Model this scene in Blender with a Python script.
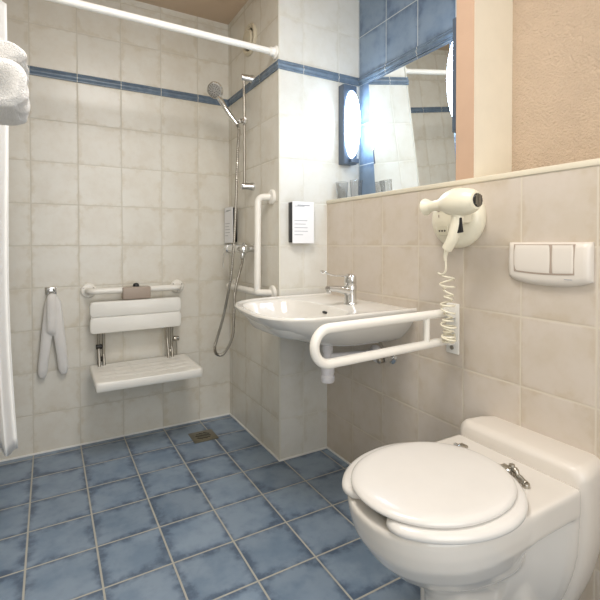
import bpy, bmesh, math, random
from mathutils import Vector, Matrix
PI = math.pi
R = math.radians
random.seed(4)
for o in list(bpy.data.objects): bpy.data.objects.remove(o)
scene = bpy.context.scene
COL = scene.collection

# ------------------------------------------------------------------ camera
F, CX, CY = 436.4, 300.35, 250.45
cam_d = bpy.data.cameras.new('camera'); cam = bpy.data.objects.new('camera', cam_d); COL.objects.link(cam)
yaw, pitch, roll = .52266, -.01609, -.00157
cam_d.sensor_width = 36; cam_d.sensor_height = 36; cam_d.lens = 36 * F / 600
cam_d.shift_x = (300 - CX) / 600
cam_d.shift_y = (CY - 300) / 600
cam_d.clip_start = .01
_r = Vector((math.cos(yaw), -math.sin(yaw), 0)); _f = Vector((math.sin(yaw), math.cos(yaw), 0)); _u = Vector((0, 0, 1))
_f2 = _f * math.cos(pitch) + _u * math.sin(pitch); _u2 = _u * math.cos(pitch) - _f * math.sin(pitch)
_r3 = _r * math.cos(roll) + _u2 * math.sin(roll); _u3 = _u2 * math.cos(roll) - _r * math.sin(roll)
M3 = Matrix((_r3, _u3, -_f2)).transposed()
cam.matrix_world = Matrix.Translation((.0724, -2.408, .9997)) @ M3.to_4x4()
scene.camera = cam

# ------------------------------------------------------------------ world, exposure, lamps, fill light
w = bpy.data.worlds.new('world'); scene.world = w; w.use_nodes = True
w.node_tree.nodes['Background'].inputs[0].default_value = (.9, .92, 1, 1)
w.node_tree.nodes['Background'].inputs[1].default_value = .3
scene.view_settings.view_transform = 'Standard'; scene.view_settings.look = 'None'
scene.view_settings.gamma = 1; scene.view_settings.use_curve_mapping = False
scene.view_settings.exposure = 0.0

def area(name, loc, size, power, colr, rot=(0, 0, 0), size_y=None):
    l = bpy.data.lights.new(name, 'AREA'); l.energy = power; l.color = colr; l.size = size
    if size_y: l.shape = 'RECTANGLE'; l.size_y = size_y
    o = bpy.data.objects.new(name, l); COL.objects.link(o); o.location = loc; o.rotation_euler = rot
    return o
CEIL_Z = 2.263
area('ceiling_light', (.42, -1.55, CEIL_Z - .03), .5, 18.5, (1, .965, .93), size_y=.5)
area('front_fill_light', (.4, -2.93, 1.35), 1.0, 18, (.94, .97, 1), rot=(R(90), 0, 0), size_y=1.7)  # added soft fill from behind the camera; no doorway is built there
SCONCE_STRENGTH = 24

# ------------------------------------------------------------------ materials
def lin(c):
    if isinstance(c, str): c = [int(c[i:i+2], 16) / 255 for i in (0, 2, 4)]
    return tuple(x / 12.92 if x <= .04045 else ((x + .055) / 1.055) ** 2.4 for x in c) + (1,)

class NT:
    def __init__(s, name):
        s.m = bpy.data.materials.new(name); s.m.use_nodes = True; s.t = s.m.node_tree
        s.b = s.t.nodes['Principled BSDF']
    def n(s, typ, **kw):
        nd = s.t.nodes.new(typ)
        for k, v in kw.items(): setattr(nd, k, v)
        return nd
    def put(s, sock, v):
        if hasattr(v, 'is_output'): s.t.links.new(v, sock)
        else: sock.default_value = v
    def math(s, op, a, b=0.0, c=None):
        nd = s.n('ShaderNodeMath', operation=op); s.put(nd.inputs[0], a); s.put(nd.inputs[1], b)
        if c is not None: s.put(nd.inputs[2], c)
        return nd.outputs[0]
    def mix(s, f, a, b):
        nd = s.n('ShaderNodeMix', data_type='RGBA'); s.put(nd.inputs[0], f); s.put(nd.inputs[6], a); s.put(nd.inputs[7], b)
        return nd.outputs[2]
    def noise(s, vec, scale, detail=3, rough=.55):
        nd = s.n('ShaderNodeTexNoise'); s.put(nd.inputs['Vector'], vec); nd.inputs['Scale'].default_value = scale
        nd.inputs['Detail'].default_value = detail; nd.inputs['Roughness'].default_value = rough
        return nd.outputs[0]
    def ramp(s, v, lo, hi, a=0.0, b=1.0):
        nd = s.n('ShaderNodeMapRange'); nd.interpolation_type = 'SMOOTHSTEP'
        s.put(nd.inputs[0], v); nd.inputs[1].default_value = lo; nd.inputs[2].default_value = hi
        nd.inputs[3].default_value = a; nd.inputs[4].default_value = b
        return nd.outputs[0]
    def bump(s, h, strength, dist):
        nd = s.n('ShaderNodeBump'); s.put(nd.inputs['Height'], h); nd.inputs['Strength'].default_value = strength
        nd.inputs['Distance'].default_value = dist; s.t.links.new(nd.outputs[0], s.b.inputs['Normal'])

def plain(name, c, rough=.4, metal=0, noise=.0, bump=0, bscale=200, bdist=.002, coat=0):
    t = NT(name); b = t.b
    b.inputs['Roughness'].default_value = rough; b.inputs['Metallic'].default_value = metal
    if coat: b.inputs['Coat Weight'].default_value = coat; b.inputs['Coat Roughness'].default_value = .05
    pos = t.n('ShaderNodeNewGeometry').outputs['Position']
    c1 = lin(c); c2 = tuple(x * (1 - noise) for x in c1[:3]) + (1,)
    t.put(b.inputs['Base Color'], t.mix(t.ramp(t.noise(pos, 14), .3, .7), c1, c2))
    if bump: t.bump(t.noise(pos, bscale, 4, .6), bump, bdist)
    return t.m

def tiles(name, au, ou, av, ov, base, alt, edge, grout, rough=.28, edge_w=.022, edge_amt=.75, gw=.003, band=False, mott=9, size=.2, tone=.08):
    """square tiles in world metres; au/av choose the axes, ou/ov the offset of a joint"""
    t = NT(name)
    pos = t.n('ShaderNodeNewGeometry').outputs['Position']
    sep = t.n('ShaderNodeSeparateXYZ'); t.put(sep.inputs[0], pos)
    U = t.math('SUBTRACT', sep.outputs[au], ou); V = sep.outputs[av]
    if band: V = t.math('SUBTRACT', V, t.math('MULTIPLY', t.math('GREATER_THAN', V, 1.81), .0408))
    V = t.math('SUBTRACT', V, ov)
    u = t.math('DIVIDE', U, size); v = t.math('DIVIDE', V, size)
    fu = t.math('FRACT', u); fv = t.math('FRACT', v)
    du = t.math('MINIMUM', fu, t.math('SUBTRACT', 1.0, fu)); dv = t.math('MINIMUM', fv, t.math('SUBTRACT', 1.0, fv))
    d = t.math('MULTIPLY', t.math('MINIMUM', du, dv), size)
    cmb = t.n('ShaderNodeCombineXYZ'); t.put(cmb.inputs[0], t.math('FLOOR', u)); t.put(cmb.inputs[1], t.math('FLOOR', v))
    wn = t.n('ShaderNodeTexWhiteNoise', noise_dimensions='3D'); t.put(wn.inputs['Vector'], cmb.outputs[0])
    rnd = wn.outputs['Value']
    # each tile reads its own patch of noise
    off = t.n('ShaderNodeVectorMath', operation='MULTIPLY_ADD')
    t.put(off.inputs[0], wn.outputs['Color']); off.inputs[1].default_value = (7, 7, 7); t.put(off.inputs[2], pos)
    n1 = t.noise(off.outputs[0], mott, 5, .6); n2 = t.noise(off.outputs[0], mott * 4, 4, .6)
    col = t.mix(t.ramp(n1, .35, .68), lin(base), lin(alt))
    col = t.mix(t.math('MULTIPLY', t.math('SUBTRACT', n2, .5), .35), col, lin(edge))
    # darker glaze gathered at the rim of each tile, in blotches
    rim = t.ramp(t.math('ADD', d, t.math('MULTIPLY', t.math('SUBTRACT', n1, .5), -.10)), 0, edge_w * 1.6, 1, 0)
    rim = t.math('MULTIPLY', rim, t.ramp(n2, .32, .6, .35, 1))
    col = t.mix(t.math('MULTIPLY', rim, edge_amt), col, lin(edge))
    hs = t.n('ShaderNodeHueSaturation'); t.put(hs.inputs['Value'], t.math('ADD', 1 - tone / 2, t.math('MULTIPLY', rnd, tone))); t.put(hs.inputs['Color'], col)
    g = t.ramp(d, gw * .5, gw * .5 + .0012, 1, 0)
    t.put(t.b.inputs['Base Color'], t.mix(g, hs.outputs[0], lin(grout)))
    t.put(t.b.inputs['Roughness'], t.math('ADD', rough, t.math('MULTIPLY', g, .5)))
    h = t.math('ADD', t.ramp(d, gw * .4, gw * .5 + .004, 0, 1), t.math('MULTIPLY', n2, .12))
    t.bump(h, .35, .0016)
    return t.m

ZH = .99
CREAM = dict(base='dedacf', alt='d9d3c6', edge='c4b89e', grout='cec8ba', edge_w=.011, edge_amt=.34, band=True, rough=.3, tone=.05)
m_back = tiles('beige_tile_back', 0, 0.0, 2, ZH, **CREAM)
m_side = tiles('beige_tile_side', 1, -.243, 2, ZH, **CREAM)
m_ret = tiles('cream_tile_return', 0, 1.108, 2, ZH, **dict(CREAM, base='dcdad3', alt='d7d4cb', edge='c9c3b2', grout='d9d6cc'))
m_right = tiles('beige_tile_right_shaded', 1, -.8435, 2, ZH, **dict(CREAM, base='cabfb2', alt='c5b9a9', edge='b9a88f', grout='cdc3b2'))  # same tile; dimmer, warmer light on this wall is put into its colours
BLUE = dict(base='8798aa', alt='73879c', edge='47576d', grout='b0aea4', edge_w=.02, edge_amt=.8, rough=.32, gw=.0045, mott=7, tone=.16)
m_floor = tiles('blue_floor_tile', 0, 0.0, 1, -.039, **BLUE)
m_bluewall = tiles('blue_wall_tile', 1, -.8435, 2, ZH, band=True, base='8193a6', alt='70849b', edge='4d5f77', grout='bcc2c4', edge_w=.02, edge_amt=.6, mott=7, tone=.1)

def trim_mat(name, axis, off):
    t = NT(name); pos = t.n('ShaderNodeNewGeometry').outputs['Position']
    sep = t.n('ShaderNodeSeparateXYZ'); t.put(sep.inputs[0], pos)
    u = t.math('DIVIDE', t.math('SUBTRACT', sep.outputs[axis], off), .2); fu = t.math('FRACT', u)
    d = t.math('MULTIPLY', t.math('MINIMUM', fu, t.math('SUBTRACT', 1.0, fu)), .2)
    g = t.ramp(d, .0012, .0024, 1, 0)
    c = t.mix(t.ramp(t.noise(pos, 25, 4), .3, .7), lin('738393'), lin('627283'))
    t.put(t.b.inputs['Base Color'], t.mix(g, c, lin('c4c4bb'))); t.b.inputs['Roughness'].default_value = .25
    return t.m
m_trx = trim_mat('blue_relief_trim_x', 0, 0.0); m_trr = trim_mat('blue_relief_trim_return', 0, 1.108)
m_try = trim_mat('blue_relief_trim_y', 1, -.243); m_tryr = trim_mat('blue_relief_trim_recess', 1, -.8435)

m_ceil = plain('ceiling_paint', 'cbb49b', .8, bump=.1, bscale=90)
m_white_grout = plain('white_joint', 'f0eee8', .5, noise=.06)
m_corner = plain('cream_corner_bead', 'd8d4c8', .5)
m_cap = plain('cream_ledge_cap', 'd9d0bb', .45, noise=.04)
m_stucco = plain('peach_stucco', 'ccb69e', .85, noise=.05, bump=1.0, bscale=150, bdist=.010)
m_peach = plain('peach_paint', 'bd9e85', .7, noise=.03, bump=.08, bscale=60)
m_creamp = plain('cream_paint', 'efe7d4', .7, noise=.03, bump=.05, bscale=60)
m_frontp = plain('white_paint', 'dcdad6', .7)
m_porc = plain('white_porcelain', 'e6e2da', .12, noise=.02, coat=.4)
m_toilet = plain('warm_porcelain', 'dad4cb', .16, noise=.02, coat=.3)
m_shroud = plain('ivory_plastic_cover', 'dad2c7', .35, noise=.02)
m_seat = plain('white_seat_plastic', 'dcd8d2', .22, noise=.02)
m_wplast = plain('white_plastic', 'e8e5dd', .35, noise=.03)
m_ivory = plain('ivory_plastic', 'e6dfc9', .3, noise=.02)
m_nylon = plain('white_coated_tube', 'ebe7de', .28, noise=.02)
m_rod = plain('white_enamel_rod', 'f0eee8', .3)
m_chrome = plain('chrome', 'd9d9d8', .12, 1)
m_steel = plain('brushed_steel', 'b3aea4', .33, 1, noise=.1)
m_dark = plain('dark_metal', '2e2c2a', .4, .6)
m_black = plain('black_plastic', '1b1b1d', .35)
m_socket = plain('socket_dark', '4a453d', .5)
m_taupe = plain('taupe_plastic', 'a8988a', .45)
m_paper = plain('white_paper', 'eeeef0', .6)
m_ink = plain('grey_ink', '9a9ca3', .7)
m_fabric = plain('white_curtain_fabric', 'f4f2ee', .85, noise=.03, bump=.3, bscale=500, bdist=.001)
m_terry = plain('white_terry_towel', 'f8f5f0', .95, noise=.05, bump=1.0, bscale=320, bdist=.006)
m_navy = plain('slate_blue_metal', '586576', .35, .2)
m_brass = plain('vent_plastic', 'cfc5ad', .4)
m_trap = plain('white_pipe_plastic', 'e2dede', .35)
m_nozzle = plain('grey_spray_plate', 'bdbbb8', .3, .5)
m_drain = plain('drain_steel', '8d8877', .35, .9, noise=.2)

t = NT('mirror_glass'); t.b.inputs['Metallic'].default_value = 1; t.b.inputs['Roughness'].default_value = .015
t.b.inputs['Base Color'].default_value = (.9, .93, .93, 1); m_mirror = t.m
t = NT('clear_glass'); t.b.inputs['Transmission Weight'].default_value = 1; t.b.inputs['Roughness'].default_value = .02
t.b.inputs['IOR'].default_value = 1.25; m_glass = t.m
t = NT('lit_diffuser'); t.b.inputs['Base Color'].default_value = (.9, .95, 1, 1)
t.b.inputs['Emission Color'].default_value = (.62, .80, 1, 1); t.b.inputs['Emission Strength'].default_value = SCONCE_STRENGTH; m_lit = t.m

# ------------------------------------------------------------------ helpers
def obj(name, bm, mats, parent=None, smooth=True, ang=35, mod=None):
    if not isinstance(mats, (list, tuple)): mats = [mats]
    bmesh.ops.recalc_face_normals(bm, faces=bm.faces)
    me = bpy.data.meshes.new(name)
    off = Vector((0, 0, 0))
    p = parent
    while p: off += p.location; p = p.parent
    if off.length: bm.transform(Matrix.Translation(-off))
    bm.to_mesh(me); bm.free()
    for m in mats: me.materials.append(m)
    if smooth:
        for p in me.polygons: p.use_smooth = True
        me.set_sharp_from_angle(angle=R(ang))
    o = bpy.data.objects.new(name, me); COL.objects.link(o); o.parent = parent
    if mod: mod(o)
    return o
def struct(name, bm, m, smooth=False, parent=None):
    o = obj(name, bm, m, parent, smooth)
    if not parent: o['kind'] = 'structure'
    return o
def thing(name, label, cat, loc=(0, 0, 0), group=None):
    o = bpy.data.objects.new(name, None); COL.objects.link(o); o.location = loc
    o.empty_display_size = .05
    return tag(o, label, cat, group)
def tag(o, label, cat, group=None):
    o['label'] = label; o['category'] = cat
    if group: o['group'] = group
    return o
def BM(): return bmesh.new()
def bx(bm, x0, x1, y0, y1, z0, z1, bev=0, seg=2, M=None, mi=0):
    g = bmesh.ops.create_cube(bm, size=1)
    vs = g['verts']
    for v in vs: v.co = Vector(((x0 + x1) / 2 + v.co.x * (x1 - x0), (y0 + y1) / 2 + v.co.y * (y1 - y0), (z0 + z1) / 2 + v.co.z * (z1 - z0)))
    if bev:
        es = list({e for v in vs for e in v.link_edges})
        r = bmesh.ops.bevel(bm, geom=es, offset=bev, segments=seg, affect='EDGES', profile=.5)
        vs = list({v for f in r['faces'] for v in f.verts} | {v for v in vs if v.is_valid})
    if M is not None: bmesh.ops.transform(bm, matrix=M, verts=vs)
    if mi:
        for f in {f for v in vs for f in v.link_faces}: f.material_index = mi
    return vs
def rings(bm, rs, cap0=True, cap1=True, closed=True, mi=0):
    R_ = [[bm.verts.new(p) for p in r] for r in rs]
    n = len(R_[0])
    for a, b in zip(R_, R_[1:]):
        for i in range(n if closed else n - 1):
            j = (i + 1) % n
            f = bm.faces.new((a[i], a[j], b[j], b[i])); f.material_index = mi
    if cap0: bm.faces.new(R_[0]).material_index = mi
    if cap1: bm.faces.new(R_[-1][::-1]).material_index = mi
    return R_
def smooth_path(pts, n=8):
    P = [Vector(p) for p in pts]; out = []
    for i in range(len(P) - 1):
        p0 = P[max(i - 1, 0)]; p1 = P[i]; p2 = P[i + 1]; p3 = P[min(i + 2, len(P) - 1)]
        for k in range(n):
            t_ = k / n
            out.append(.5 * ((2 * p1) + (p2 - p0) * t_ + (2 * p0 - 5 * p1 + 4 * p2 - p3) * t_ * t_ + (3 * p1 - p0 - 3 * p2 + p3) * t_ ** 3))
    out.append(P[-1]); return out
def fillet(pts, r, n=8):
    P = [Vector(p) for p in pts]; out = [P[0]]
    for i in range(1, len(P) - 1):
        a = (P[i - 1] - P[i]).normalized(); b = (P[i + 1] - P[i]).normalized()
        ang = a.angle(b); d = r / math.tan(ang / 2)
        s = P[i] + a * d; e = P[i] + b * d
        c = P[i] + (a + b).normalized() * (r / math.sin(ang / 2))
        v0 = s - c; v1 = e - c; th = v0.angle(v1); ax = v0.cross(v1).normalized()
        for k in range(n + 1): out.append(c + Matrix.Rotation(th * k / n, 3, ax) @ v0)
    out.append(P[-1]); return out
def tube(bm, pts, r, seg=14, cap=True, mi=0, closed=False):
    P = [Vector(p) for p in pts]; n = len(P)
    rr = r if callable(r) else (lambda s: r)
    T = []
    for i in range(n):
        a = P[(i - 1) % n if closed else max(i - 1, 0)]; b = P[(i + 1) % n if closed else min(i + 1, n - 1)]
        T.append((b - a).normalized())
    up = Vector((0, 0, 1)) if abs(T[0].z) < .9 else Vector((0, 1, 0))
    N = (up - T[0] * up.dot(T[0])).normalized(); L = []
    for i in range(n):
        N = (N - T[i] * N.dot(T[i])).normalized(); B = T[i].cross(N)
        q = rr(i / (n - 1))
        qa, qb = q if isinstance(q, tuple) else (q, q)
        L.append([P[i] + N * (qa * math.cos(2 * PI * k / seg)) + B * (qb * math.sin(2 * PI * k / seg)) for k in range(seg)])
    if closed: L.append(L[0])
    rings(bm, L, cap and not closed, cap and not closed, mi=mi)
    if closed: bmesh.ops.remove_doubles(bm, verts=bm.verts, dist=1e-6)
def lathe(bm, prof, origin, axis=(0, 0, 1), seg=28, sx=1, sy=1, mi=0, cap0=True, cap1=True):
    """prof: list of (radius, height along the axis)"""
    q = Vector((0, 0, 1)).rotation_difference(Vector(axis).normalized()); o = Vector(origin)
    rings(bm, [[o + q @ Vector((r * sx * math.cos(2 * PI * k / seg), r * sy * math.sin(2 * PI * k / seg), h)) for k in range(seg)] for r, h in prof], cap0, cap1, mi=mi)
def cyl(bm, a, b, r, seg=20, bev=0, mi=0):
    a = Vector(a); b = Vector(b); L = (b - a).length
    pr = [(r, 0), (r, L)] if not bev else [(r - bev, 0), (r - bev * .3, bev * .3), (r, bev), (r, L - bev), (r - bev * .3, L - bev * .3), (r - bev, L)]
    lathe(bm, pr, a, b - a, seg, mi=mi)
def remesh(vox, sm=6):
    def f(o):
        m = o.modifiers.new('r', 'REMESH'); m.mode = 'VOXEL'; m.voxel_size = vox; m.use_smooth_shade = True
        if sm: s = o.modifiers.new('s', 'SMOOTH'); s.factor = .5; s.iterations = sm
    return f
def resample(pts, n):
    P = [Vector(p) for p in pts]; P.append(P[0]); L = [0]
    for a, b in zip(P, P[1:]): L.append(L[-1] + (b - a).length)
    out = []
    for k in range(n):
        s = L[-1] * k / n; i = max(j for j in range(len(L) - 1) if L[j] <= s + 1e-9)
        out.append(P[i].lerp(P[i + 1], (s - L[i]) / max(L[i + 1] - L[i], 1e-9)))
    return out

# ------------------------------------------------------------------ the room
XS, Y2, XR, XW = .9816, -.6385, 1.241, 1.4335
XL, YF = -.36, -3.05
ZL = 1.19          # tiled height of the low wall
YP0, YP1 = -1.407, -1.478   # pier
bm = BM(); bx(bm, XL - .1, 1.7, YF - .1, .1, -.1, 0); struct('floor', bm, m_floor)
bm = BM(); bx(bm, XL - .1, 1.7, YF - .1, .1, CEIL_Z, CEIL_Z + .1); struct('ceiling', bm, m_ceil)
bm = BM(); bx(bm, XL - .1, XS, 0, .1, 0, CEIL_Z); struct('wall_back', bm, m_back)
bm = BM(); bx(bm, XL - .1, XL, YF - .1, 0, 0, CEIL_Z); struct('wall_left', bm, m_try if False else m_side)
bm = BM(); bx(bm, XL, 1.7, YF - .1, YF, 0, CEIL_Z); struct('wall_front', bm, m_frontp)
bm = BM(); bx(bm, XS, 1.7, Y2, .1, 0, CEIL_Z)
for f in bm.faces:
    f.material_index = 1 if abs(f.calc_center_median().y - Y2) < 1e-4 else 0
o = struct('wall_right_shower', bm, [m_side, m_ret])
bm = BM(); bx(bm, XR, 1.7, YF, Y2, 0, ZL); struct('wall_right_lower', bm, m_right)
bm = BM(); bx(bm, XW, 1.7, YP0 - .02, Y2, ZL, CEIL_Z); struct('wall_right_recess', bm, m_bluewall)
bm = BM(); bx(bm, XW + .004, 1.7, YF, YP1, ZL, CEIL_Z); struct('wall_right_stucco', bm, m_stucco)
bm = BM(); bx(bm, XR + .004, XW + .06, YP1, YP0, ZL + .017, CEIL_Z)
for f in bm.faces:
    f.material_index = 1 if abs(f.calc_center_median().y - YP1) < 1e-4 else 0
struct('wall_right_pier', bm, [m_peach, m_creamp])
bm = BM(); bx(bm, XR - .004, XW + .003, YF, Y2, ZL, ZL + .017, .003); struct('trim_1', bm, m_cap, True)

def band(name, a, b, nrm, m):
    """relief border tile: a stepped half-round profile swept from a to b"""
    prof = [(0, 0), (.006, .001), (.007, .006), (.004, .010), (.009, .016), (.010, .0205), (.009, .025), (.004, .031), (.007, .035), (.006, .040), (0, .041)]
    n = Vector(nrm); bm = BM()
    rings(bm, [[Vector((*p, 1.79)) + n * d + Vector((0, 0, z)) for d, z in prof] for p in (a, b)])
    return struct(name, bm, m, True)
band('trim_2', (XL, 0), (XS, 0), (0, -1, 0), m_trx)
band('trim_3', (XS, 0), (XS, Y2 - .008), (-1, 0, 0), m_try)
band('trim_4', (XS - .008, Y2), (XW, Y2), (0, -1, 0), m_trr)
band('trim_5', (XW, Y2), (XW, YP0), (-1, 0, 0), m_tryr)
bm = BM(); bx(bm, XS - .003, XS + .005, Y2 - .003, Y2 + .005, 0, 1.79, .001); bx(bm, XS - .003, XS + .005, Y2 - .003, Y2 + .005, 1.831, CEIL_Z, .001); struct('trim_6', bm, m_corner)
def joint(i, x0, x1, y0, y1): 
    bm = BM(); bx(bm, x0, x1, y0, y1, 0, .009, .0015); struct('trim_%d' % i, bm, m_white_grout)
joint(7, XL, XS, -.005, 0); joint(8, XS - .005, XS, Y2 - .005, -.005); joint(9, XS, XR, Y2 - .005, Y2); joint(10, XR - .005, XR, YF, Y2 - .005)

# floor drain
d = thing('floor_drain', 'square metal drain grate set in the blue floor by the shower corner', 'drain', (.757, -.207, 0))
bm = BM(); bx(bm, .695, .82, -.27, -.145, 0, .003, .001); obj('frame', bm, m_drain, d)
bm = BM()
for i in range(5):
    L = (.018, .034, .04, .034, .018)[i]; c = (i - 2) * .017
    M = Matrix.Translation((.757 + c * .707, -.207 + c * .707, .003)) @ Matrix.Rotation(R(-45), 4, 'Z')
    bx(bm, -L, L, -.003, .003, 0, .0008, M=M)
obj('slot', bm, m_dark, d, False)

# ------------------------------------------------------------------ curtain rod and curtain
rod = thing('curtain_rod', 'white shower curtain rod running across under the ceiling', 'curtain rod', (XS, -.609, 1.872))
bm = BM(); cyl(bm, (XL + .002, -.609, 1.878), (XS - .014, -.609, 1.873), .0145, 20); obj('pole', bm, m_rod, rod)
for x, z, s in ((XS, 1.873, -1), (XL, 1.878, 1)):
    bm = BM(); lathe(bm, [(.030, 0), (.030, .006), (.026, .010), (.021, .012), (.020, .03), (.016, .033)], (x, -.609, z), (s, 0, 0)); obj('flange', bm, m_rod, rod)

cur = thing('shower_curtain', 'white pleated shower curtain gathered at the left wall', 'curtain', (-.2, -.609, .29))
bm = BM(); NU, NV = 120, 40; g = []
for j in range(NV + 1):
    v = j / NV; row = []
    for i in range(NU + 1):
        u = i / NU
        x1 = -.052 + .006 * (1 - v) ** 2 + .020 * v ** 4 + .003 * math.sin(v * 7); x = XL + .012 + (x1 - XL - .012) * u
        amp = .022 + .016 * v
        y = -.609 + amp * math.sin(u * 2 * PI * 6.3 + .5 * math.sin(v * 3)) + .006 * math.sin(u * 37 + v * 5)
        z = 1.826 + (.287 - 1.826) * v + .012 * math.sin(u * 11) * v ** 6
        row.append(bm.verts.new((x, y, z)))
    g.append(row)
for j in range(NV):
    for i in range(NU): bm.faces.new((g[j][i], g[j][i+1], g[j+1][i+1], g[j+1][i]))
def solid(th):
    def f(o): m = o.modifiers.new('s', 'SOLIDIFY'); m.thickness = th
    return f
obj('fabric', bm, m_fabric, cur, True, 180, solid(.0015))
for k in range(7):
    x = XL + .02 + k * .048
    bm = BM(); tube(bm, [(x, -.609 + .026 * math.sin(a * PI / 10), 1.870 + .026 * math.cos(a * PI / 10)) for a in range(20)], .0025, 8, closed=True); obj('ring', bm, m_wplast, cur)

# ------------------------------------------------------------------ folded towels on a rack (upper left)
rk = thing('towel_rack', 'chrome wall rack holding bath towels at upper left', 'towel rack', (XL, -1.3, 1.21))
bm = BM()
for y in (-1.15, -1.40): cyl(bm, (XL, y, 1.258), (-.06, y, 1.258), .006, 10)
for x in (-.30, -.20, -.10): cyl(bm, (x, -1.40, 1.258), (x, -1.15, 1.258), .005, 10)
obj('rail', bm, m_chrome, rk)
for y in (-1.15, -1.40):
    bm = BM(); cyl(bm, (XL, y, 1.258), (XL + .008, y, 1.258), .02, 20, .002); obj('flange', bm, m_chrome, rk)
def towel_fold(paths, th, y0, y1, name, label, seedv):
    """thick cloth ribbon: profile in x-z, running along y"""
    rnd = random.Random(seedv)
    bm = BM()
    for path in paths:
        P = smooth_path([(x + .006, 0, 1.274 + (z - 1.279) * .72) for x, z in path], 8); n = len(P); L = []
        NY = 14
        for k in range(NY + 1):
            y = y0 + (y1 - y0) * k / NY; e = min(k, NY - k) / 1.5; sh = .8 + .2 * min(1, e)
            up = []; dn = []
            for i in range(n):
                tt = (P[min(i+1, n-1)] - P[max(i-1, 0)]).normalized(); nn = Vector((tt.z, 0, -tt.x))
                ee = min(i, n - 1 - i) / 3; h = th / 2 * sh * min(1, .4 + .6 * ee)
                wob = .0012 * math.sin(i * .5 + k * .9 + seedv)
                b = P[i] + Vector((0, y, 0)) + nn * wob
                up.append(b + nn * h); dn.append(b - nn * h)
            L.append(up + dn[::-1])
        rings(bm, L)
    o = obj(name, bm, m_terry); 
    m = o.modifiers.new('sub', 'SUBSURF'); m.levels = 1; m.render_levels = 1
    tag(o, label, 'towel', 'white towels on the upper left rack'); return o
towel_fold([[(-.20, 1.453), (-.08, 1.454), (-.01, 1.4525), (.016, 1.445), (.022, 1.430), (.012, 1.421), (-.04, 1.420), (-.20, 1.421)]], .0165, -1.36, -1.19, 'folded_towel', 'white folded bath towel, uppermost of the stack on the left rack', 1)
towel_fold([[(-.20, 1.398), (-.06, 1.399), (-.005, 1.399), (.018, 1.388), (.023, 1.35), (.020, 1.315), (.010, 1.296), (-.02, 1.289), (-.20, 1.289)],
    [(-.20, 1.376), (-.06, 1.376), (-.015, 1.374), (.001, 1.355), (.001, 1.330), (-.015, 1.312), (-.06, 1.310), (-.20, 1.310)], [(-.20, 1.352), (-.030, 1.352), (-.020, 1.342), (-.03, 1.333), (-.20, 1.331)]], .0165, -1.37, -1.18, 'folded_towel', 'thick folded white bath towel at the bottom of the left rack stack', 2)

# ------------------------------------------------------------------ hook and hand towel
hk = thing('towel_hook', 'small chrome double hook on beige tile beside the shower seat', 'hook', (.079, 0, .772))
bm = BM(); bx(bm, .055, .103, -.010, 0, .757, .792, .003); obj('plate', bm, m_chrome, hk)
for x in (.066, .092):
    bm = BM(); tube(bm, smooth_path([(x, -.008, .775), (x, -.026, .762), (x, -.036, .768), (x, -.040, .782)], 5), .004, 10); lathe(bm, [(.001, -.006), (.005, -.004), (.006, 0), (.005, .004), (.001, .006)], (x, -.040, .785)); obj('prong', bm, m_chrome, hk)
tw = thing('hand_towel', 'white cloth folded long, hanging from the small wall hook', 'towel', (.085, -.03, .37))
bm = BM()
def flat(pts, fr, seg=16): tube(bm, smooth_path(pts, 8), fr, seg)
def prof(w0, w1, d): return lambda s: ((d * min(1, .3 + 3 * s, .35 + 5 * (1 - s))), (w0 + (w1 - w0) * s) * min(1, .5 + 3 * s, .5 + 5 * (1 - s)))
flat([(.085, -.028, .762), (.075, -.034, .71), (.062, -.036, .60), (.052, -.032, .50), (.043, -.028, .43), (.040, -.027, .366)], prof(.026, .020, .014))
flat([(.085, -.026, .758), (.096, -.036, .71), (.106, -.038, .62), (.116, -.034, .52), (.124, -.030, .44), (.130, -.028, .372)], prof(.028, .022, .015))
flat([(.083, -.028, .765), (.080, -.046, .72), (.079, -.052, .64), (.078, -.048, .575)], prof(.021, .020, .014))
obj('cloth', bm, m_terry, tw, True, 180, remesh(.004, 4))

# ------------------------------------------------------------------ wall bar
gb = thing('wall_grab_bar', 'white straight grab bar on back wall carrying the folding seat', 'grab bar', (.459, 0, .767))
bm = BM(); tube(bm, fillet([(.24, -.004, .767), (.24, -.068, .767), (.678, -.068, .767), (.678, -.004, .767)], .03), .0155, 16); obj('tube', bm, m_nylon, gb)
for x in (.24, .678):
    bm = BM(); lathe(bm, [(.036, 0), (.036, .008), (.031, .014), (.018, .016), (.017, .02)], (x, 0, .767), (0, -1, 0)); obj('flange', bm, m_nylon, gb)
    for a in range(3):
        bm = BM(); q = (x + .026 * math.cos(a * 2.09 + .5), -.0125, .767 + .026 * math.sin(a * 2.09 + .5)); cyl(bm, q, (q[0], -.0155, q[2]), .004, 10); obj('screw_cap', bm, m_steel, gb)

# folding seat
st = thing('shower_chair', 'white folding shower seat with slatted backrest hung on grab bar', 'shower seat', (.47, -.2, .36))
bm = BM()
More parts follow.
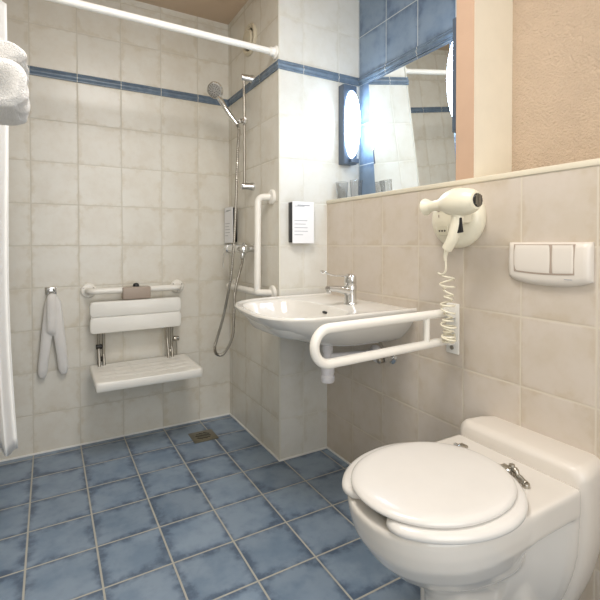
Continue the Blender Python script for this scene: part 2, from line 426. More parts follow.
# backrest: one panel with a groove along it
def rrect(w, h, r, n=6):
    out = []
    for cx_, cz_, a0 in ((w/2-r, h/2-r, 0), (-w/2+r, h/2-r, 90), (-w/2+r, -h/2+r, 180), (w/2-r, -h/2+r, 270)):
        for k in range(n+1): a = R(a0 + 90*k/n); out.append((cx_ + r*math.cos(a), cz_ + r*math.sin(a)))
    return out
def panel(bm, cx_, cz_, w, h, y_back, th, r, mi=0, bev=.006):
    L = []
    for y, k in ((y_back, bev), (y_back - bev*.3, bev*.3), (y_back - bev, 0), (y_back - th + bev, 0), (y_back - th + bev*.3, bev*.3), (y_back - th, bev)):
        L.append([(cx_ + p[0], y, cz_ + p[1]) for p in rrect(w - 2*k, h - 2*k, r)])
    rings(bm, L, mi=mi)
panel(bm, .457, .681, .436, .074, -.072, .030, .018)
panel(bm, .457, .603, .436, .078, -.072, .030, .018)
bx(bm, .245, .669, -.095, -.075, .63, .66)
obj('backrest', bm, m_wplast, st)
bm = BM(); bx(bm, .388, .522, -.100, -.046, .722, .782, .006); obj('hanger', bm, m_taupe, st)
bm = BM(); lathe(bm, [(.016, 0), (.015, .008), (.010, .014), (.003, .016)], (  .455, -.068, .784)); obj('knob', bm, m_black, st)
# seat plate with depressions
bm = BM(); X0, X1, YB, YFf = .246, .700, -.060, -.368; NX, NYY = 60, 40
def seat_top(x, y):
    fx = (x - X0) / (X1 - X0); fy = (y - YB) / (YFf - YB)
    z = .405 - .004 * math.sin(PI * fx)
    for c in (.17, .38, .59, .80):
        a = abs(fy - c)
        if a < .07 and .06 < fx < .94:
            k = (fx * 5.6) % 1
            if .10 < k < .90: z -= .003 * min(1, (.07 - a) / .025)
    return z
g = [[bm.verts.new((X0 + (X1-X0)*i/NX, YB + (YFf-YB)*j/NYY, seat_top(X0 + (X1-X0)*i/NX, YB + (YFf-YB)*j/NYY))) for i in range(NX+1)] for j in range(NYY+1)]
for j in range(NYY):
    for i in range(NX): bm.faces.new((g[j][i], g[j][i+1], g[j+1][i+1], g[j+1][i]))
loop = [g[0][i] for i in range(NX+1)] + [g[j][NX] for j in range(1, NYY+1)] + [g[NYY][i] for i in range(NX-1, -1, -1)] + [g[j][0] for j in range(NYY-1, 0, -1)]
c = Vector(((X0+X1)/2, (YB+YFf)/2, 0)); prev = loop
for dz, gr in ((.003, .006), (.009, .009), (.036, .006), (.042, .002)):
    cur_ = []
    for v in loop:
        dx = max(-1, min(1, (v.co.x - c.x) / ((X1-X0)/2))); dy = max(-1, min(1, (v.co.y - c.y) / ((YB-YFf)/2)))
        s = Vector((gr if dx > .99 else -gr if dx < -.99 else 0, gr if dy > .99 else -gr if dy < -.99 else 0, 0))
        if abs(dx) > .99 and abs(dy) > .99: s *= .5
        cur_.append(bm.verts.new((v.co.x + s.x, v.co.y + s.y, .405 - dz)))
    for i in range(len(loop)):
        j = (i + 1) % len(loop); bm.faces.new((prev[i], prev[j], cur_[j], cur_[i]))
    prev = cur_
bm.faces.new(prev[::-1])
obj('seat_plate', bm, m_wplast, st, True, 50)
for x in (.280, .612):
    bm = BM(); tube(bm, fillet([(x + .022, -.070, .64), (x + .022, -.058, .455), (x + .022, -.085, .385)], .02), .0075, 12); obj('support_arm', bm, m_steel, st)
    bm = BM(); tube(bm, fillet([(x, -.070, .64), (x, -.050, .50), (x, -.090, .40)], .02), .0075, 12); obj('support_arm', bm, m_steel, st)
    s = -1 if x < .4 else 1
    bm = BM(); cyl(bm, (x - .012 + (.045 if s > 0 else 0), -.055, .492), (x + .016 + (.045 if s > 0 else 0), -.055, .492), .012, 16, .002); cyl(bm, (x - .004 + (.052 if s > 0 else 0), -.052, .50), (x - .004 + (.052 if s > 0 else 0), -.060, .405), .004, 10)
    cyl(bm, (x + .005, -.055, .430), (x + .03, -.055, .430), .013, 16, .002); obj('hinge_joint', bm, m_dark if s < 0 else m_steel, st)
bm = BM(); cyl(bm, (.62, -.20, .364), (.62, -.20, .345), .008, 12); obj('foot_stop', bm, m_black, st)

# ------------------------------------------------------------------ shower riser, hand shower, hose, mixer
BX, BY = .932, -.350
rr_ = thing('shower_riser_rail', 'chrome vertical riser rail on side wall of the shower', 'shower rail', (XS, BY, 1.28))
bm = BM(); cyl(bm, (BX, BY, 1.285), (BX, BY, 1.835), .0065, 16); obj('bar', bm, m_steel, rr_)
for z in (1.835, 1.29):
    bm = BM(); lathe(bm, [(.021, 0), (.021, .012), (.017, .018), (.0165, .060), (.013, .066)], (XS, BY, z), (-1, 0, 0), 22); obj('bracket', bm, m_chrome, rr_)
bm = BM(); lathe(bm, [(.004, -.026), (.015, -.024), (.019, -.012), (.020, 0), (.019, .012), (.015, .024), (.004, .026)], (BX - .004, BY, 1.617), (0, 1, 0), 20); cyl(bm, (BX - .03, BY + .0, 1.612), (BX, BY, 1.617), .013, 16, .002); obj('slider', bm, m_chrome, rr_)
hs = thing('hand_shower', 'chrome hand shower head tilted left in the rail slider', 'shower head', (.90, -.345, 1.6))
A = Vector((BX - .034, BY + .005, 1.595)); Bp = Vector((.816, -.295, 1.735))
bm = BM(); tube(bm, smooth_path([A, A.lerp(Bp, .4) + Vector((-.003, 0, -.002)), A.lerp(Bp, .8), Bp], 8), lambda s: .010 + .004 * s * (1 - s) * 4 * .5 + .002 * s, 14)
obj('handle', bm, m_chrome, hs)
bm = BM(); hd = (Vector((-.62, -.62, -.45))).normalized(); hc = Vector((.802, -.290, 1.768))
lathe(bm, [(.006, -.022), (.020, -.019), (.033, -.011), (.041, -.002), (.042, .004), (.039, .008), (.033, .009)], hc, hd, 30); obj('head', bm, m_chrome, hs)
bm = BM(); lathe(bm, [(.034, .0085), (.032, .011), (.001, .0115)], hc, hd, 30)
q = Vector((0, 0, 1)).rotation_difference(hd)
for n_, rr in ((5, .010), (10, .020), (14, .028)):
    for k in range(n_):
        p = hc + q @ Vector((rr * math.cos(2*PI*k/n_), rr * math.sin(2*PI*k/n_), .011)); lathe(bm, [(.0022, 0), (.0018, .0025)], p, hd, 8, mi=1)
obj('spray_face', bm, [m_nozzle, m_dark], hs)
ho = thing('shower_hose', 'chrome shower hose looping down below the mixer', 'hose', (.90, -.3, .4))
bm = BM(); hp = smooth_path([A, A + Vector((.006, -.004, -.03)), (.895, -.352, 1.45), (.890, -.350, 1.30), (.885, -.34, 1.10), (.878, -.33, .95), (.868, -.31, .80), (.845, -.27, .62), (.826, -.225, .50), (.822, -.205, .450), (.832, -.215, .418), (.858, -.25, .43), (.888, -.29, .52), (.893, -.30, .64), (.893, -.31, .74), (.903, -.335, .83), (.915, -.355, .90), (.918, -.357, .945)], 40)
tube(bm, hp, lambda s: .0068 + .0010 * math.sin(s * 1500), 10)
obj('spiral_tube', bm, m_steel, ho)
mx = thing('shower_mixer', 'chrome shower mixer tap on the side wall below leaflet holder', 'mixer tap', (XS, -.3, .96))
bm = BM(); lathe(bm, [(.010, 0), (.019, .004), (.022, .02), (.022, .20), (.020, .222), (.012, .226)], (.915, -.185, .972), (0, -1, 0), 24); obj('body', bm, m_chrome, mx)
for y in (-.235, -.385):
    bm = BM(); lathe(bm, [(.032, 0), (.031, .006), (.020, .014), (.015, .018), (.015, .05)], (XS, y, .972), (-1, 0, 0), 24); obj('wall_union', bm, m_chrome, mx)
bm = BM(); lathe(bm, [(.024, 0), (.025, .006), (.024, .03), (.018, .036)], (.915, -.187, .972), (0, 1, 0), 24); tube(bm, smooth_path([(.905, -.165, .97), (.888, -.165, .935), (.884, -.170, .895), (.885, -.172, .872)], 5), lambda s: (.004, .011 - .003 * s), 12); obj('lever', bm, m_chrome, mx)
bm = BM(); cyl(bm, (.917, -.356, .965), (.917, -.356, .925), .011, 16, .002); obj('outlet', bm, m_chrome, mx)

# L shaped grab rail
lg = thing('angled_grab_rail', 'white L shaped grab rail on shower side wall near basin', 'grab rail', (XS, -.4, .75))
GX = .925
bm = BM(); tube(bm, fillet([(XS - .004, -.565, 1.217), (GX, -.530, 1.217), (GX, -.520, .79), (GX, -.520, .768)], .028), .0165, 16)
obj('upright', bm, m_nylon, lg)
bm = BM(); tube(bm, fillet([(XS - .004, -.100, .768), (GX + .0, -.140, .768), (GX, -.53, .768), (XS - .004, -.575, .768)], .025), .0165, 16); obj('crossbar', bm, m_nylon, lg)
for y, z in ((-.570, 1.217), (-.575, .768), (-.098, .768)):
    bm = BM(); lathe(bm, [(.035, 0), (.035, .007), (.031, .012), (.018, .014)], (XS, y, z), (-1, 0, 0)); obj('flange', bm, m_nylon, lg)

# vent
vt = thing('air_vent', 'round ivory ventilation valve high on the shower side wall', 'vent', (XS, -.32, 2.05))
bm = BM(); lathe(bm, [(.078, 0), (.080, .006), (.074, .014), (.062, .013), (.056, .006), (.056, .001)], (XS, -.318, 2.048), (-1, 0, 0), 40, cap1=False); obj('ring', bm, m_brass, vt)
bm = BM(); lathe(bm, [(.046, .001), (.048, .012), (.042, .020), (.002, .022)], (XS, -.318, 2.048), (-1, 0, 0), 32); obj('disc', bm, m_brass, vt)

# leaflet holders
def leaflet(label, base, M, leaf_w, h):
    t_ = thing('leaflet_holder', label, 'leaflet holder', base)
    bm = BM(); bx(bm, 0, leaf_w - .012, -.030, 0, .004, h - .004, .002, M=M); obj('case', bm, m_black, t_)
    bm = BM(); bx(bm, .004, leaf_w, -.034, -.030, 0, h, .001, M=M)
    rnd = random.Random(3)
    for k in range(9):
        z = h * .88 - k * h * .085
        if k in (1, 2, 3): continue
        l = leaf_w * (.35 + .4 * rnd.random()); bx(bm, .014, .014 + l, -.0343, -.034, z, z + .0022, M=M, mi=1)
    bx(bm, leaf_w*.25, leaf_w * .8, -.0343, -.034, h*.90, h*.90+.004, M=M, mi=1)
    obj('leaflet', bm, [m_paper, m_ink], t_, False)
    return t_
leaflet('white leaflet in a black holder on the pale tiles above the basin', (1.03, Y2, 1.002), Matrix.Translation((1.028, Y2, 1.0)), .118, .192)
leaflet('white leaflet in a black holder on shower wall above the mixer', (XS, -.14, 1.0), Matrix.Translation((XS, -.012, 1.003)) @ Matrix.Rotation(R(-90), 4, 'Z'), .128, .20)

# ------------------------------------------------------------------ mirror, sconces, tumblers
mr = thing('tilted_mirror', 'wall mirror leaning forward above the ledge between the two lamps', 'mirror', (XW, -1.0, 1.21))
P0 = Vector((XW - .010, 0, 1.215)); P1 = Vector((1.379, 0, 1.747)); dv_ = (P1 - P0).normalized(); nn = Vector((-dv_.z, 0, dv_.x))
def mquad(bm, d0, d1):
    ys = (-.787, -1.262)
    vs = [bm.verts.new(p + nn * d + Vector((0, y, 0))) for d in (d0, d1) for (p, y) in ((P0, ys[0]), (P0, ys[1]), (P1, ys[1]), (P1, ys[0]))]
    for f in ((0,1,2,3), (7,6,5,4), (0,4,5,1), (1,5,6,2), (2,6,7,3), (3,7,4,0)): bm.faces.new([vs[i] for i in f])
bm = BM(); mquad(bm, -.003, .002); obj('glass_pane', bm, m_mirror, mr, False)
for y in (-.95, -1.10): bm = BM(); bx(bm, 1.389, XW, y - .01, y + .01, 1.70, 1.72, .002); obj('tilt_bracket', bm, m_steel, mr)

def sconce(label, y, s, xc=1.352):
    """s = +1: fixture faces -y from plane y; s = -1: faces +y"""
    t_ = thing('wall_lamp', label, 'wall lamp', (xc, y, 1.575), 'lamps flanking the mirror')
    M = Matrix.Translation((xc, y, 1.577)) @ Matrix.Scale(s, 4, (0, 1, 0))
    bm = BM(); bx(bm, -.044, .034, -.046, 0, -.192, .192, .003, M=M); obj('housing', bm, m_navy, t_)
    bm = BM(); L = []
    for k in range(8):
        a = k / 7 * PI / 2; sc_ = math.cos(a) if k < 7 else .03
        L.append([M @ Vector((.040 * (.25 + .75 * sc_) * math.cos(q_), -.046 - .046 * math.sin(a), .163 * (sc_ ** .8) * math.sin(q_))) for q_ in [2 * PI * i / 40 for i in range(40)]])
    rings(bm, L); obj('diffuser', bm, m_lit, t_)
    bm = BM(); bx(bm, -.016, .030, -.070, -.046, -.188, -.166, .003, M=M); obj('switch_block', bm, m_navy, t_)
    return t_
sconce('lit oval lamp with slate blue housing on white tiles left of mirror', Y2, 1)
sconce('lit oval lamp right of mirror, half hidden by the peach pier', YP0, -1, 1.322)

def tumbler(x, y, label):
    bm = BM(); r0, r1, h = .024, .030, .086
    lathe(bm, [(r0 - .003, 0), (r0, .002), (r1, h), (r1 - .0012, h + .0008), (r1 - .0024, h), (r0 - .0022, .010), (.001, .009)], (x, y, ZL + .0175), (0, 0, 1), 32)
    o = obj('glass_tumbler', bm, m_glass, None, True); tag(o, label, 'glass', 'tumblers on the ledge')
tumbler(1.325, -.760, 'clear glass tumbler on the ledge, right one of the pair')
tumbler(1.300, -.680, 'clear glass tumbler on the ledge, left one of the pair')

# ------------------------------------------------------------------ basin
bs = thing('wash_basin', 'wide white ceramic washbasin fixed to the right wall', 'basin', (XR, -.94, .62))
ZB = .760; NB = 96
out = [(XR + .012, -.646), (1.1, -.646), (1.00, -.646), (.90, -.648), (.83, -.654), (.775, -.676), (.736, -.714), (.714, -.77), (.700, -.85), (.692, -.94), (.686, -1.03), (.703, -1.105), (.735, -1.165), (.79, -1.205), (.88, -1.227), (1.00, -1.234), (1.1, -1.236), (XR + .012, -1.236)]
outl = resample([(x, y, 0) for x, y in out], NB)
cc = Vector((.93, -.94, 0))
def scale_to(pts, c, sx, sy, z, xmax=None): return [Vector((c[0] + (p.x - c[0]) * sx, c[1] + (p.y - c[1]) * sy, z)) for p in pts]
XQ = XR + .012
def dip(p): return -.006 * max(0, (1.0 - p.x) / .3) ** 1.5
# bowl opening, same angular order as the outline
inner = []
for p in outl:
    a = math.atan2((p.y + .94) / .295, (p.x - .93) / .28)
    ca, sa = math.cos(a), math.sin(a)
    k = (abs(ca) ** 3.2 + abs(sa) ** 3.2) ** (-1 / 3.2)
    inner.append(Vector((.865 + .152 * ca * k, -.945 + .247 * sa * k, 0)))
L = []
for z, s in ((.615, .42), (.622, .55), (.640, .68), (.668, .80), (.700, .90), (.728, .965), (.746, .992), (.753, 1.0), (.758, .998)):
    L.append([Vector((XQ + (p.x - XQ) * s, -.94 + (p.y + .94) * (s ** .8), z + (dip(p) if z > .7 else 0))) for p in outl])
L.append([Vector((XQ + (p.x - XQ) * .992, -.94 + (p.y + .94) * .990, ZB + .001 + dip(p))) for p in outl])
L.append([Vector((XQ + (p.x - XQ) * .975, -.94 + (p.y + .94) * .972, ZB + dip(p))) for p in outl])
L.append([Vector((XQ + (p.x - XQ) * .965, -.94 + (p.y + .94) * .96, ZB - .004 + dip(p))) for p in outl])
L.append([Vector((XQ + (p.x - XQ) * .945, -.94 + (p.y + .94) * .935, ZB - .005 + dip(p))) for p in outl])
for z, k in ((-.006, 1.04), (-.009, 1.0), (-.020, .97), (-.055, .90), (-.085, .78), (-.100, .55), (-.106, .28), (-.108, .10)):
    L.append([Vector((.875 + (p.x - .865) * k, -.945 + (p.y + .945) * k, ZB + z + dip(q_) * (1 if k > .95 else 0))) for p, q_ in zip(inner, outl)])
bm = BM(); rings(bm, L, True, True)
obj('bowl', bm, m_porc, bs, True, 40)
bm = BM(); tube(bm, [(1.0165, -.962 - .012 * math.cos(a * PI / 9), .727 + .004 * math.sin(a * PI / 9)) for a in range(18)], .0012, 6, closed=True)
bx(bm, 1.012, 1.022, -.976, -.950, .722, .731, .002, mi=0); obj('overflow_slot', bm, m_black, bs)
bm = BM(); lathe(bm, [(.030, 0), (.030, .003), (.024, .005), (.010, .004)], (.875, -.945, .652), (0, 0, 1)); obj('plug_ring', bm, m_chrome, bs)

fc = thing('basin_tap', 'chrome single lever tap with long looped lever on the basin', 'tap', (1.095, -.975, ZB - .004))
fx, fy = 1.125, -.985; z0 = ZB - .006
def sc_tap(bm): bm.transform(Matrix.Translation((fx, fy, z0)) @ Matrix.Diagonal((1.0, 1.22, 1.10, 1)) @ Matrix.Translation((-fx, -fy, -z0)))
bm = BM(); lathe(bm, [(.025, 0), (.025, .004), (.022, .008), (.0225, .05), (.024, .066), (.022, .071)], (fx, fy, z0), (0, 0, 1), 28)
tube(bm, smooth_path([(fx + .004, fy, z0 + .044), (fx - .03, fy, z0 + .052), (fx - .07, fy, z0 + .060), (fx - .110, fy, z0 + .062)], 6), lambda s: (.017 - .008 * s, .019 - .005 * s), 16)
cyl(bm, (fx - .104, fy, z0 + .062), (fx - .104, fy, z0 + .045), .011, 18, .002)
sc_tap(bm); obj('body', bm, m_chrome, fc)
bm = BM(); lathe(bm, [(.021, .071), (.0225, .078), (.022, .102), (.016, .110), (.003, .112)], (fx, fy, z0), (0, 0, 1), 28)
tube(bm, smooth_path([(fx, fy, z0 + .104), (fx - .04, fy, z0 + .106), (fx - .08, fy, z0 + .108), (fx - .112, fy, z0 + .117)], 6), lambda s: (.0035, .009 - .003 * s), 12)
tube(bm, [(fx - .124 + .014 * math.cos(a * PI / 9), fy + .012 * math.sin(a * PI / 9), z0 + .121 - .005 * math.cos(a * PI / 9)) for a in range(18)], .0028, 8, closed=True)
sc_tap(bm); obj('lever', bm, m_chrome, fc)

# trap under the basin
tr = thing('bottle_trap', 'white plastic bottle trap hanging under the basin', 'drain trap', (1.04, -.96, .44))
tx, ty = 1.035, -.955
bm = BM(); lathe(bm, [(.016, .0), (.016, .10)], (tx, ty, .53)); lathe(bm, [(.020, .565 - .53), (.021, .04), (.021, .065), (.018, .068)], (tx, ty, .53)); obj('tailpiece', bm, m_trap, tr)
bm = BM(); lathe(bm, [(.012, 0), (.024, .002), (.0275, .008), (.028, .026), (.025, .030), (.025, .036), (.027, .039), (.0265, .085), (.022, .100), (.019, .105)], (tx, ty, .443), (0, 0, 1)); obj('cup', bm, m_trap, tr)
bm = BM(); tube(bm, [(tx, ty, .545), (1.12, -.975, .545), (XR - .01, -1.01, .545)], .015, 16); obj('outlet_pipe', bm, m_trap, tr)
bm = BM(); lathe(bm, [(.036, 0), (.036, .006), (.028, .016), (.020, .020), (.019, .05)], (XR, -1.01, .545), (-1, 0, 0)); obj('wall_rose', bm, m_trap, tr)
av = thing('angle_valve', 'chrome angle valve on right wall under the basin', 'valve', (XR, -1.10, .54))
bm = BM(); lathe(bm, [(.024, 0), (.023, .004), (.012, .008), (.011, .03), (.014, .034), (.014, .05)], (XR, -1.105, .548), (-1, 0, 0), 24); obj('body', bm, m_chrome, av)
bm = BM(); lathe(bm, [(.010, .0), (.013, .004), (.013, .018), (.009, .022)], (XR - .052, -1.105, .548), (-1, 0, 0), 12); obj('knob', bm, m_steel, av)
bm = BM(); tube(bm, smooth_path([(XR - .04, -1.105, .556), (XR - .042, -1.104, .585), (1.19, -1.06, .63)], 6), .005, 10); obj('supply_pipe', bm, m_steel, av)
bm = BM(); cyl(bm, (1.04, -1.00, .622), (1.04, -1.00, .600), .010, 14, .002); tag(obj('mounting_bolt', bm, m_dark), 'small dark fixing bolt under the basin beside the trap', 'bolt')

# ------------------------------------------------------------------ fold down rail
fr = thing('support_rail', 'white hinged double support rail beside the basin', 'support rail', (XR, -1.402, .64))
ry = -1.402; rx = .708
bm = BM(); tube(bm, fillet([(1.215, ry, .770), (rx - .012, ry, .764), (rx - .012, ry, .664), (1.215, ry, .678)], .0485, 14), .0138, 18); obj('loop_tube', bm, m_nylon, fr)
bm = BM(); cyl(bm, (1.118, ry, .674), (1.118, ry, .768), .0105, 16); obj('strut', bm, m_nylon, fr)
bm = BM(); bx(bm, XR - .007, XR, -1.430, -1.378, .632, .800, .003); obj('wall_plate', bm, m_wplast, fr)
for z in (.652, .785):
    bm = BM(); cyl(bm, (XR - .007, -1.404, z), (XR - .010, -1.404, z), .007, 14); obj('screw', bm, m_steel, fr)
bm = BM(); bx(bm, 1.200, XR - .006, -1.420, -1.384, .752, .788, .005); obj('hinge', bm, m_wplast, fr)
bm = BM(); bx(bm, 1.200, XR - .006, -1.420, -1.384, .664, .694, .005); obj('hinge', bm, m_wplast, fr)

# ------------------------------------------------------------------ hair dryer
hd_ = thing('hair_dryer_holder', 'round ivory wall base with shaver socket behind the hair dryer', 'wall holder', (XR, -1.435, 1.085))
bc = (XR, -1.432, 1.082)
bm = BM(); lathe(bm, [(.098, 0), (.101, .006), (.101, .018), (.096, .032), (.084, .044), (.066, .050), (.002, .051)], bc, (-1, 0, 0), 48, sx=.97, sy=.98); obj('base', bm, m_ivory, hd_)
bm = BM(); bx(bm, 1.150, 1.195, -1.515, -1.475, 1.06, 1.12, .010); obj('cradle', bm, m_ivory, hd_)
bm = BM(); panel_pts = rrect(.046, .030, .008)
rings(bm, [[(XR - .0515, -1.402 + p[0], 1.040 + p[1]) for p in panel_pts], [(XR - .0535, -1.402 + p[0] * .95, 1.040 + p[1] * .95) for p in panel_pts]]); sk = obj('shaver_socket', bm, m_ivory, hd_)
for y in (-1.391, -1.402, -1.413):
    bm = BM(); cyl(bm, (XR - .0535, y, 1.040), (XR - .0545, y, 1.040), .0032, 12); obj('socket_hole', bm, m_socket, sk)
bm = BM(); cyl(bm, (XR - .0505, -1.385, 1.108), (XR - .053, -1.385, 1.108), .005, 14); bx(bm, XR - .0518, XR - .051, -1.387, -1.383, 1.085, 1.094); obj('switch', bm, m_taupe, hd_)

dr = thing('hair_dryer', 'ivory hair dryer with dark rear grille hanging on wall base', 'hair dryer', (1.13, -1.49, 1.0))
ax = Vector((0, 1, -.03)).normalized(); dc = Vector((1.128, -1.572, 1.122))
bm = BM(); lathe(bm, [(.019, -.012), (.026, -.009), (.034, .004), (.039, .022), (.041, .045), (.039, .070), (.033, .092), (.025, .106), (.0225, .112)], dc, ax, 36); obj('barrel', bm, m_ivory, dr)
bm = BM(); lathe(bm, [(.0215, .104), (.021, .112), (.0175, .135), (.0160, .158), (.0185, .165), (.027, .184), (.0262, .187), (.015, .165), (.002, .160)], dc, ax, 30, sx=1.0); 
obj('nozzle', bm, m_ivory, dr)
bm = BM(); lathe(bm, [(.020, -.0115), (.019, -.0145), (.001, -.016)], dc, ax, 30)
gr_ = obj('rear_grille', bm, m_black, dr)
bm = BM()
for k in range(-2, 3):
    hh = math.sqrt(.018 ** 2 - (k * .006) ** 2); p = dc + ax * -.0165 + Vector((k * .006, 0, 0)); bx(bm, p.x - .0013, p.x + .0013, p.y - .001, p.y + .001, p.z - hh, p.z + hh)
obj('grille_bar', bm, m_steel, gr_, False)
bm = BM(); hp_ = smooth_path([(1.128, -1.512, 1.100), (1.126, -1.514, 1.060), (1.124, -1.500, 1.015), (1.124, -1.478, .982)], 8)
tube(bm, hp_, lambda s: (.021 - .005 * s, .017 - .003 * s), 20); obj('handle', bm, m_ivory, dr)
bm = BM(); bx(bm, -.0035, .0035, -.010, .010, -.022, .022, .002, M=Matrix.Translation((1.120, -1.528, 1.052)) @ Matrix.Rotation(R(-8), 4, 'X')); obj('switch', bm, m_black, dr)
bm = BM(); tube(bm, smooth_path([(1.124, -1.480, .988), (1.126, -1.470, .960), (1.128, -1.470, .945)], 4), lambda s: .008 - .004 * s, 12); obj('cord_boot', bm, m_ivory, dr)
bm = BM()
cp = [Vector((1.128, -1.470, .950)), Vector((1.13, -1.468, .915)), Vector((1.135, -1.448, .902)), Vector((1.145, -1.425, .905)), Vector((1.16, -1.425, .897))]
hx = smooth_path(cp, 8)
for i in range(1, 15 * 16):
    a = 2 * PI * i / 16; s = i / (15 * 16)
    r_ = .018 + .005 * math.sin(a * .27); zz = .895 - .208 * (1 - (1 - s) ** 1.75)
    hx.append(Vector((1.170 + r_ * math.cos(a + 2.4) * .9, -1.437 + r_ * math.sin(a + 2.4) - .006 + .004 * math.sin(a * .31), zz + .004 * math.sin(a * .7))))
hx += smooth_path([hx[-1], (1.20, -1.44, .680), (1.232, -1.415, .700)], 6)[1:]
tube(bm, hx, .0030, 8); obj('coiled_cord', bm, m_ivory, dr, True, 180)

# ------------------------------------------------------------------ flush plate
fp = thing('flush_plate', 'white wide flush plate with two curved buttons above the toilet', 'flush plate', (XR, -1.724, .95))
def curved_plate(bm, y0, y1, zt, zb, x0, x1, ny=24, crown=.0, bow=.0, rb=.003, inset=0):
    """y0 > y1 (left to right); top edge zt(y), bottom zb(y)"""
    front = []; back = []
    for i in range(ny + 1):
        y = y0 + (y1 - y0) * i / ny; s = i / ny * 2 - 1
        a, b = zt(y), zb(y); nz = 12; col = []; colb = []
        for j in range(nz + 1):
            q_ = j / nz * 2 - 1; z = a + (b - a) * j / nz
            ed = min(1, min(1 - abs(s), 1e9) / .05 + .0) ; ez = min(1, (1 - abs(q_)) / .12)
            rnd = min(math.sqrt(max(0, 1 - (1 - min(1, ed)) ** 2)), math.sqrt(max(0, 1 - (1 - min(1, ez)) ** 2)))
            x = x1 + rb * (1 - rnd) - crown * (1 - q_ * q_) - bow * (1 - s * s)
            col.append(bm.verts.new((x, y, z))); colb.append(bm.verts.new((x0, y, z)))
        front.append(col); back.append(colb)
    nz = 12
    for i in range(ny):
        for j in range(nz):
            bm.faces.new((front[i][j], front[i+1][j], front[i+1][j+1], front[i][j+1])); bm.faces.new((back[i][j], back[i][j+1], back[i+1][j+1], back[i+1][j]))
    for i in range(ny):
        bm.faces.new((front[i][0], back[i][0], back[i+1][0], front[i+1][0])); bm.faces.new((front[i][nz], front[i+1][nz], back[i+1][nz], back[i][nz]))
    for j in range(nz):
        bm.faces.new((front[0][j], front[0][j+1], back[0][j+1], back[0][j])); bm.faces.new((front[ny][j], back[ny][j], back[ny][j+1], front[ny][j+1]))
PY0, PY1 = -1.613, -1.836; pc = (PY0 + PY1) / 2; hw = (PY0 - PY1) / 2
bm = BM(); curved_plate(bm, PY0, PY1, lambda y: 1.002, lambda y: .894 - .010 * (1 - ((y - pc) / hw) ** 2) + .008 * (((y - pc) / hw) ** 4), XR, XR - .016, crown=.006, rb=.008); obj('plate', bm, m_shroud, fp, True, 60)
bt0, btm, bt1 = -1.636, -1.742, -1.799
zbb = lambda y: .923 - .007 * (1 - ((y - pc) / hw) ** 2)
bm = BM(); curved_plate(bm, bt0 + .0010, bt1 - .0010, lambda y: .9965, lambda y: zbb(y) - .0012, XR - .010, XR - .0222, crown=.0015, rb=.001); obj('button_seam', bm, m_taupe, fp, True, 60)
for n_, a, b in (('large_button', bt0, btm), ('small_button', btm, bt1)):
    bm = BM(); curved_plate(bm, a - .0008, b + .0008, lambda y: .996, zbb, XR - .017, XR - .0226, ny=16, crown=.0020, rb=.0015); bo = obj(n_, bm, m_shroud, fp, True, 60)
bm = BM(); bx(bm, XR - .0218, XR - .0214, -1.795, -1.775, .905, .9065); obj('mark', bm, m_ink, fp, False)

# ------------------------------------------------------------------ toilet
YC = -1.700
tl = thing('toilet', 'white wall hung toilet with closed lid in the front right corner', 'toilet', (XR, YC, .05))
def shield(hw_, zt, zb, r=.03, n=10):
    """outline in y-z: flat top with rounded corners, sides curving in to a narrow bottom"""
    pts = []
    for s in (1,):
        for k in range(n + 1): a = PI / 2 * k / n; pts.append((hw_ - r + r * math.sin(a), zt - r + r * math.cos(a)))
        H = zt - r - zb
        for k in range(1, 15):
            q_ = k / 14; pts.append((hw_ * (1 - .50 * max(0, (q_ - .25) / .75) ** 1.9), zt - r - H * q_))
    full = pts + [(-a, b) for a, b in reversed(pts)]
    return full
bm = BM()
S = lambda x, hw_, zt, zb, r=.03: [(x, YC + a, b) for a, b in shield(hw_, zt, zb, r)]
rings(bm, [S(XR, .164, .474, .035), S(1.200, .175, .478, .035), S(1.150, .181, .479, .035), S(1.134, .177, .477, .038), S(1.124, .168, .469, .045), S(1.121, .160, .462, .050)])
obj('wall_cover', bm, m_shroud, tl, True, 60)

NR = 64
def egg(z, xf, xb, b, c=None, p=2.15, pb=None):
    """closed outline: rounded front at xf, squarer back at xb"""
    c = xf + .21 if c is None else c
    out = []
    for k in range(NR):
        a = 2 * PI * k / NR; ca, sa = math.cos(a), math.sin(a)
        pp = pb if (pb and ca > 0) else p
        kk = (abs(ca) ** pp + abs(sa) ** pp) ** (-1 / pp)
        x = c + (xb - c) * ca * kk if ca > 0 else c + (c - xf) * ca * kk
        out.append((x, YC + b * sa * kk, z))
    return out
bm = BM()
rings(bm, [egg(.06, .825, 1.10, .065), egg(.19, .818, 1.10, .068), egg(.215, .806, 1.09, .078), egg(.24, .785, 1.08, .094), egg(.265, .748, 1.07, .114), egg(.295, .704, 1.06, .136), egg(.33, .668, 1.05, .154), egg(.362, .646, 1.08, .166, pb=3.6), egg(.372, .641, 1.10, .170, pb=5), egg(.40, .633, 1.10, .174, pb=5), egg(.428, .628, 1.10, .174, pb=5), egg(.436, .632, 1.10, .170, pb=5),
    egg(.436, .668, 1.00, .135), egg(.425, .674, .995, .129), egg(.34, .685, .98, .115), egg(.27, .73, .95, .085), egg(.24, .79, .93, .05)])
# rear plate, carrying the hinges
bx(bm, .93, 1.124, YC - .174, YC + .172, .370, .437, .008, 3)
bx(bm, 1.00, 1.124, YC - .11, YC + .11, .10, .395, .03, 4)
bx(bm, .84, 1.124, YC - .066, YC + .066, .07, .30, .03, 4)
rings(bm, [S(1.124, .170, .434, .06, .012), S(1.108, .170, .434, .06, .012), S(1.098, .166, .428, .066, .012), S(1.085, .160, .41, .075, .02), S(1.06, .142, .40, .09, .02), S(1.02, .120, .40, .10, .02), S(.97, .105, .40, .12, .02)])
obj('bowl', bm, m_toilet, tl, True, 60, remesh(.005, 5))

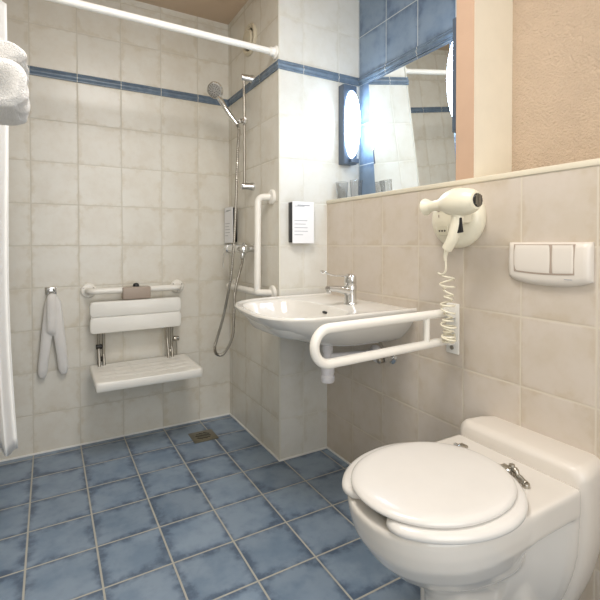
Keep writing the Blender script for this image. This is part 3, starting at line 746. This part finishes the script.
# open fronted seat
bm = BM(); L = []; NS = 72; gap = .25
for k in range(NS + 1):
    a = PI + gap + (2 * PI - 2 * gap) * k / NS
    ca, sa = math.cos(a), math.sin(a)
    e = min(k, NS - k) / 4.0; tp = math.sqrt(max(.02, 1 - (1 - min(1, e)) ** 2))
    c0 = .835
    xo = c0 + (.222 if ca < 0 else .190) * ca; yo = .191 * sa
    xi = c0 + .010 + (.135 if ca < 0 else .12) * ca; yi = .112 * sa
    m_ = Vector(((xo + xi) / 2, (yo + yi) / 2, 0)); h = Vector((xo - xi, yo - yi, 0)) / 2
    ring = []
    for j in range(16):
        q_ = 2 * PI * j / 16; cq, sq = math.cos(q_), math.sin(q_)
        kk = (abs(cq) ** 3 + abs(sq) ** 3) ** (-1 / 3)
        pnt = m_ + h * (cq * kk * tp) ; ring.append((pnt.x, YC + pnt.y,   .4485 + .0135 * sq * kk * (.6 + .4 * tp)))
    L.append(ring)
rings(bm, L); obj('seat_ring', bm, m_seat, tl, True, 50)
bm = BM(); LC = .62
E_ = lambda z, g_: [(x, y - .006, z_ + .0105) for x, y, z_ in egg(z, .630 + g_, 1.008 - g_ * 1.2, .163 - g_, c=.822, p=2.08)]
rings(bm, [E_(.4510, .010), E_(.4515, .003), E_(.455, 0), E_(.460, .001), E_(.464, .006), E_(.4665, .014), E_(.468, .03), E_(.469, .08), E_(.4695, .14)]); obj('lid', bm, m_seat, tl, True, 60)
for y in (-1.622, -1.748):
    bm = BM(); bx(bm, 1.008, 1.034, y - .011, y + .011, .436, .462, .003); hn = obj('hinge', bm, m_steel, tl)
    bm = BM(); cyl(bm, (1.015, y - .018, .457), (1.015, y + .018, .457), .006, 14, .001); obj('hinge_pin', bm, m_chrome, hn)
bm = BM(); tube(bm, smooth_path([(1.040, -1.755, .444), (1.034, -1.767, .457), (1.030, -1.778, .447), (1.024, -1.792, .448), (1.020, -1.803, .444)], 6), lambda s: .0065 - .001 * math.sin(s * 18), 12)
cyl(bm, (1.036, -1.757, .436), (1.036, -1.757, .466), .007, 12, .001); cyl(bm, (1.020, -1.803, .436), (1.020, -1.803, .447), .009, 14, .002); obj('seat_bolt', bm, m_steel, tl)

# ceiling lamp fitting that gives the room its light
cl = thing('ceiling_lamp', 'square white ceiling light mounted in the middle of the ceiling', 'ceiling lamp', (.42, -1.55, CEIL_Z - .025))
bm = BM(); bx(bm, .15, .69, -1.82, -1.28, CEIL_Z - .025, CEIL_Z, .006); obj('housing', bm, m_wplast, cl)
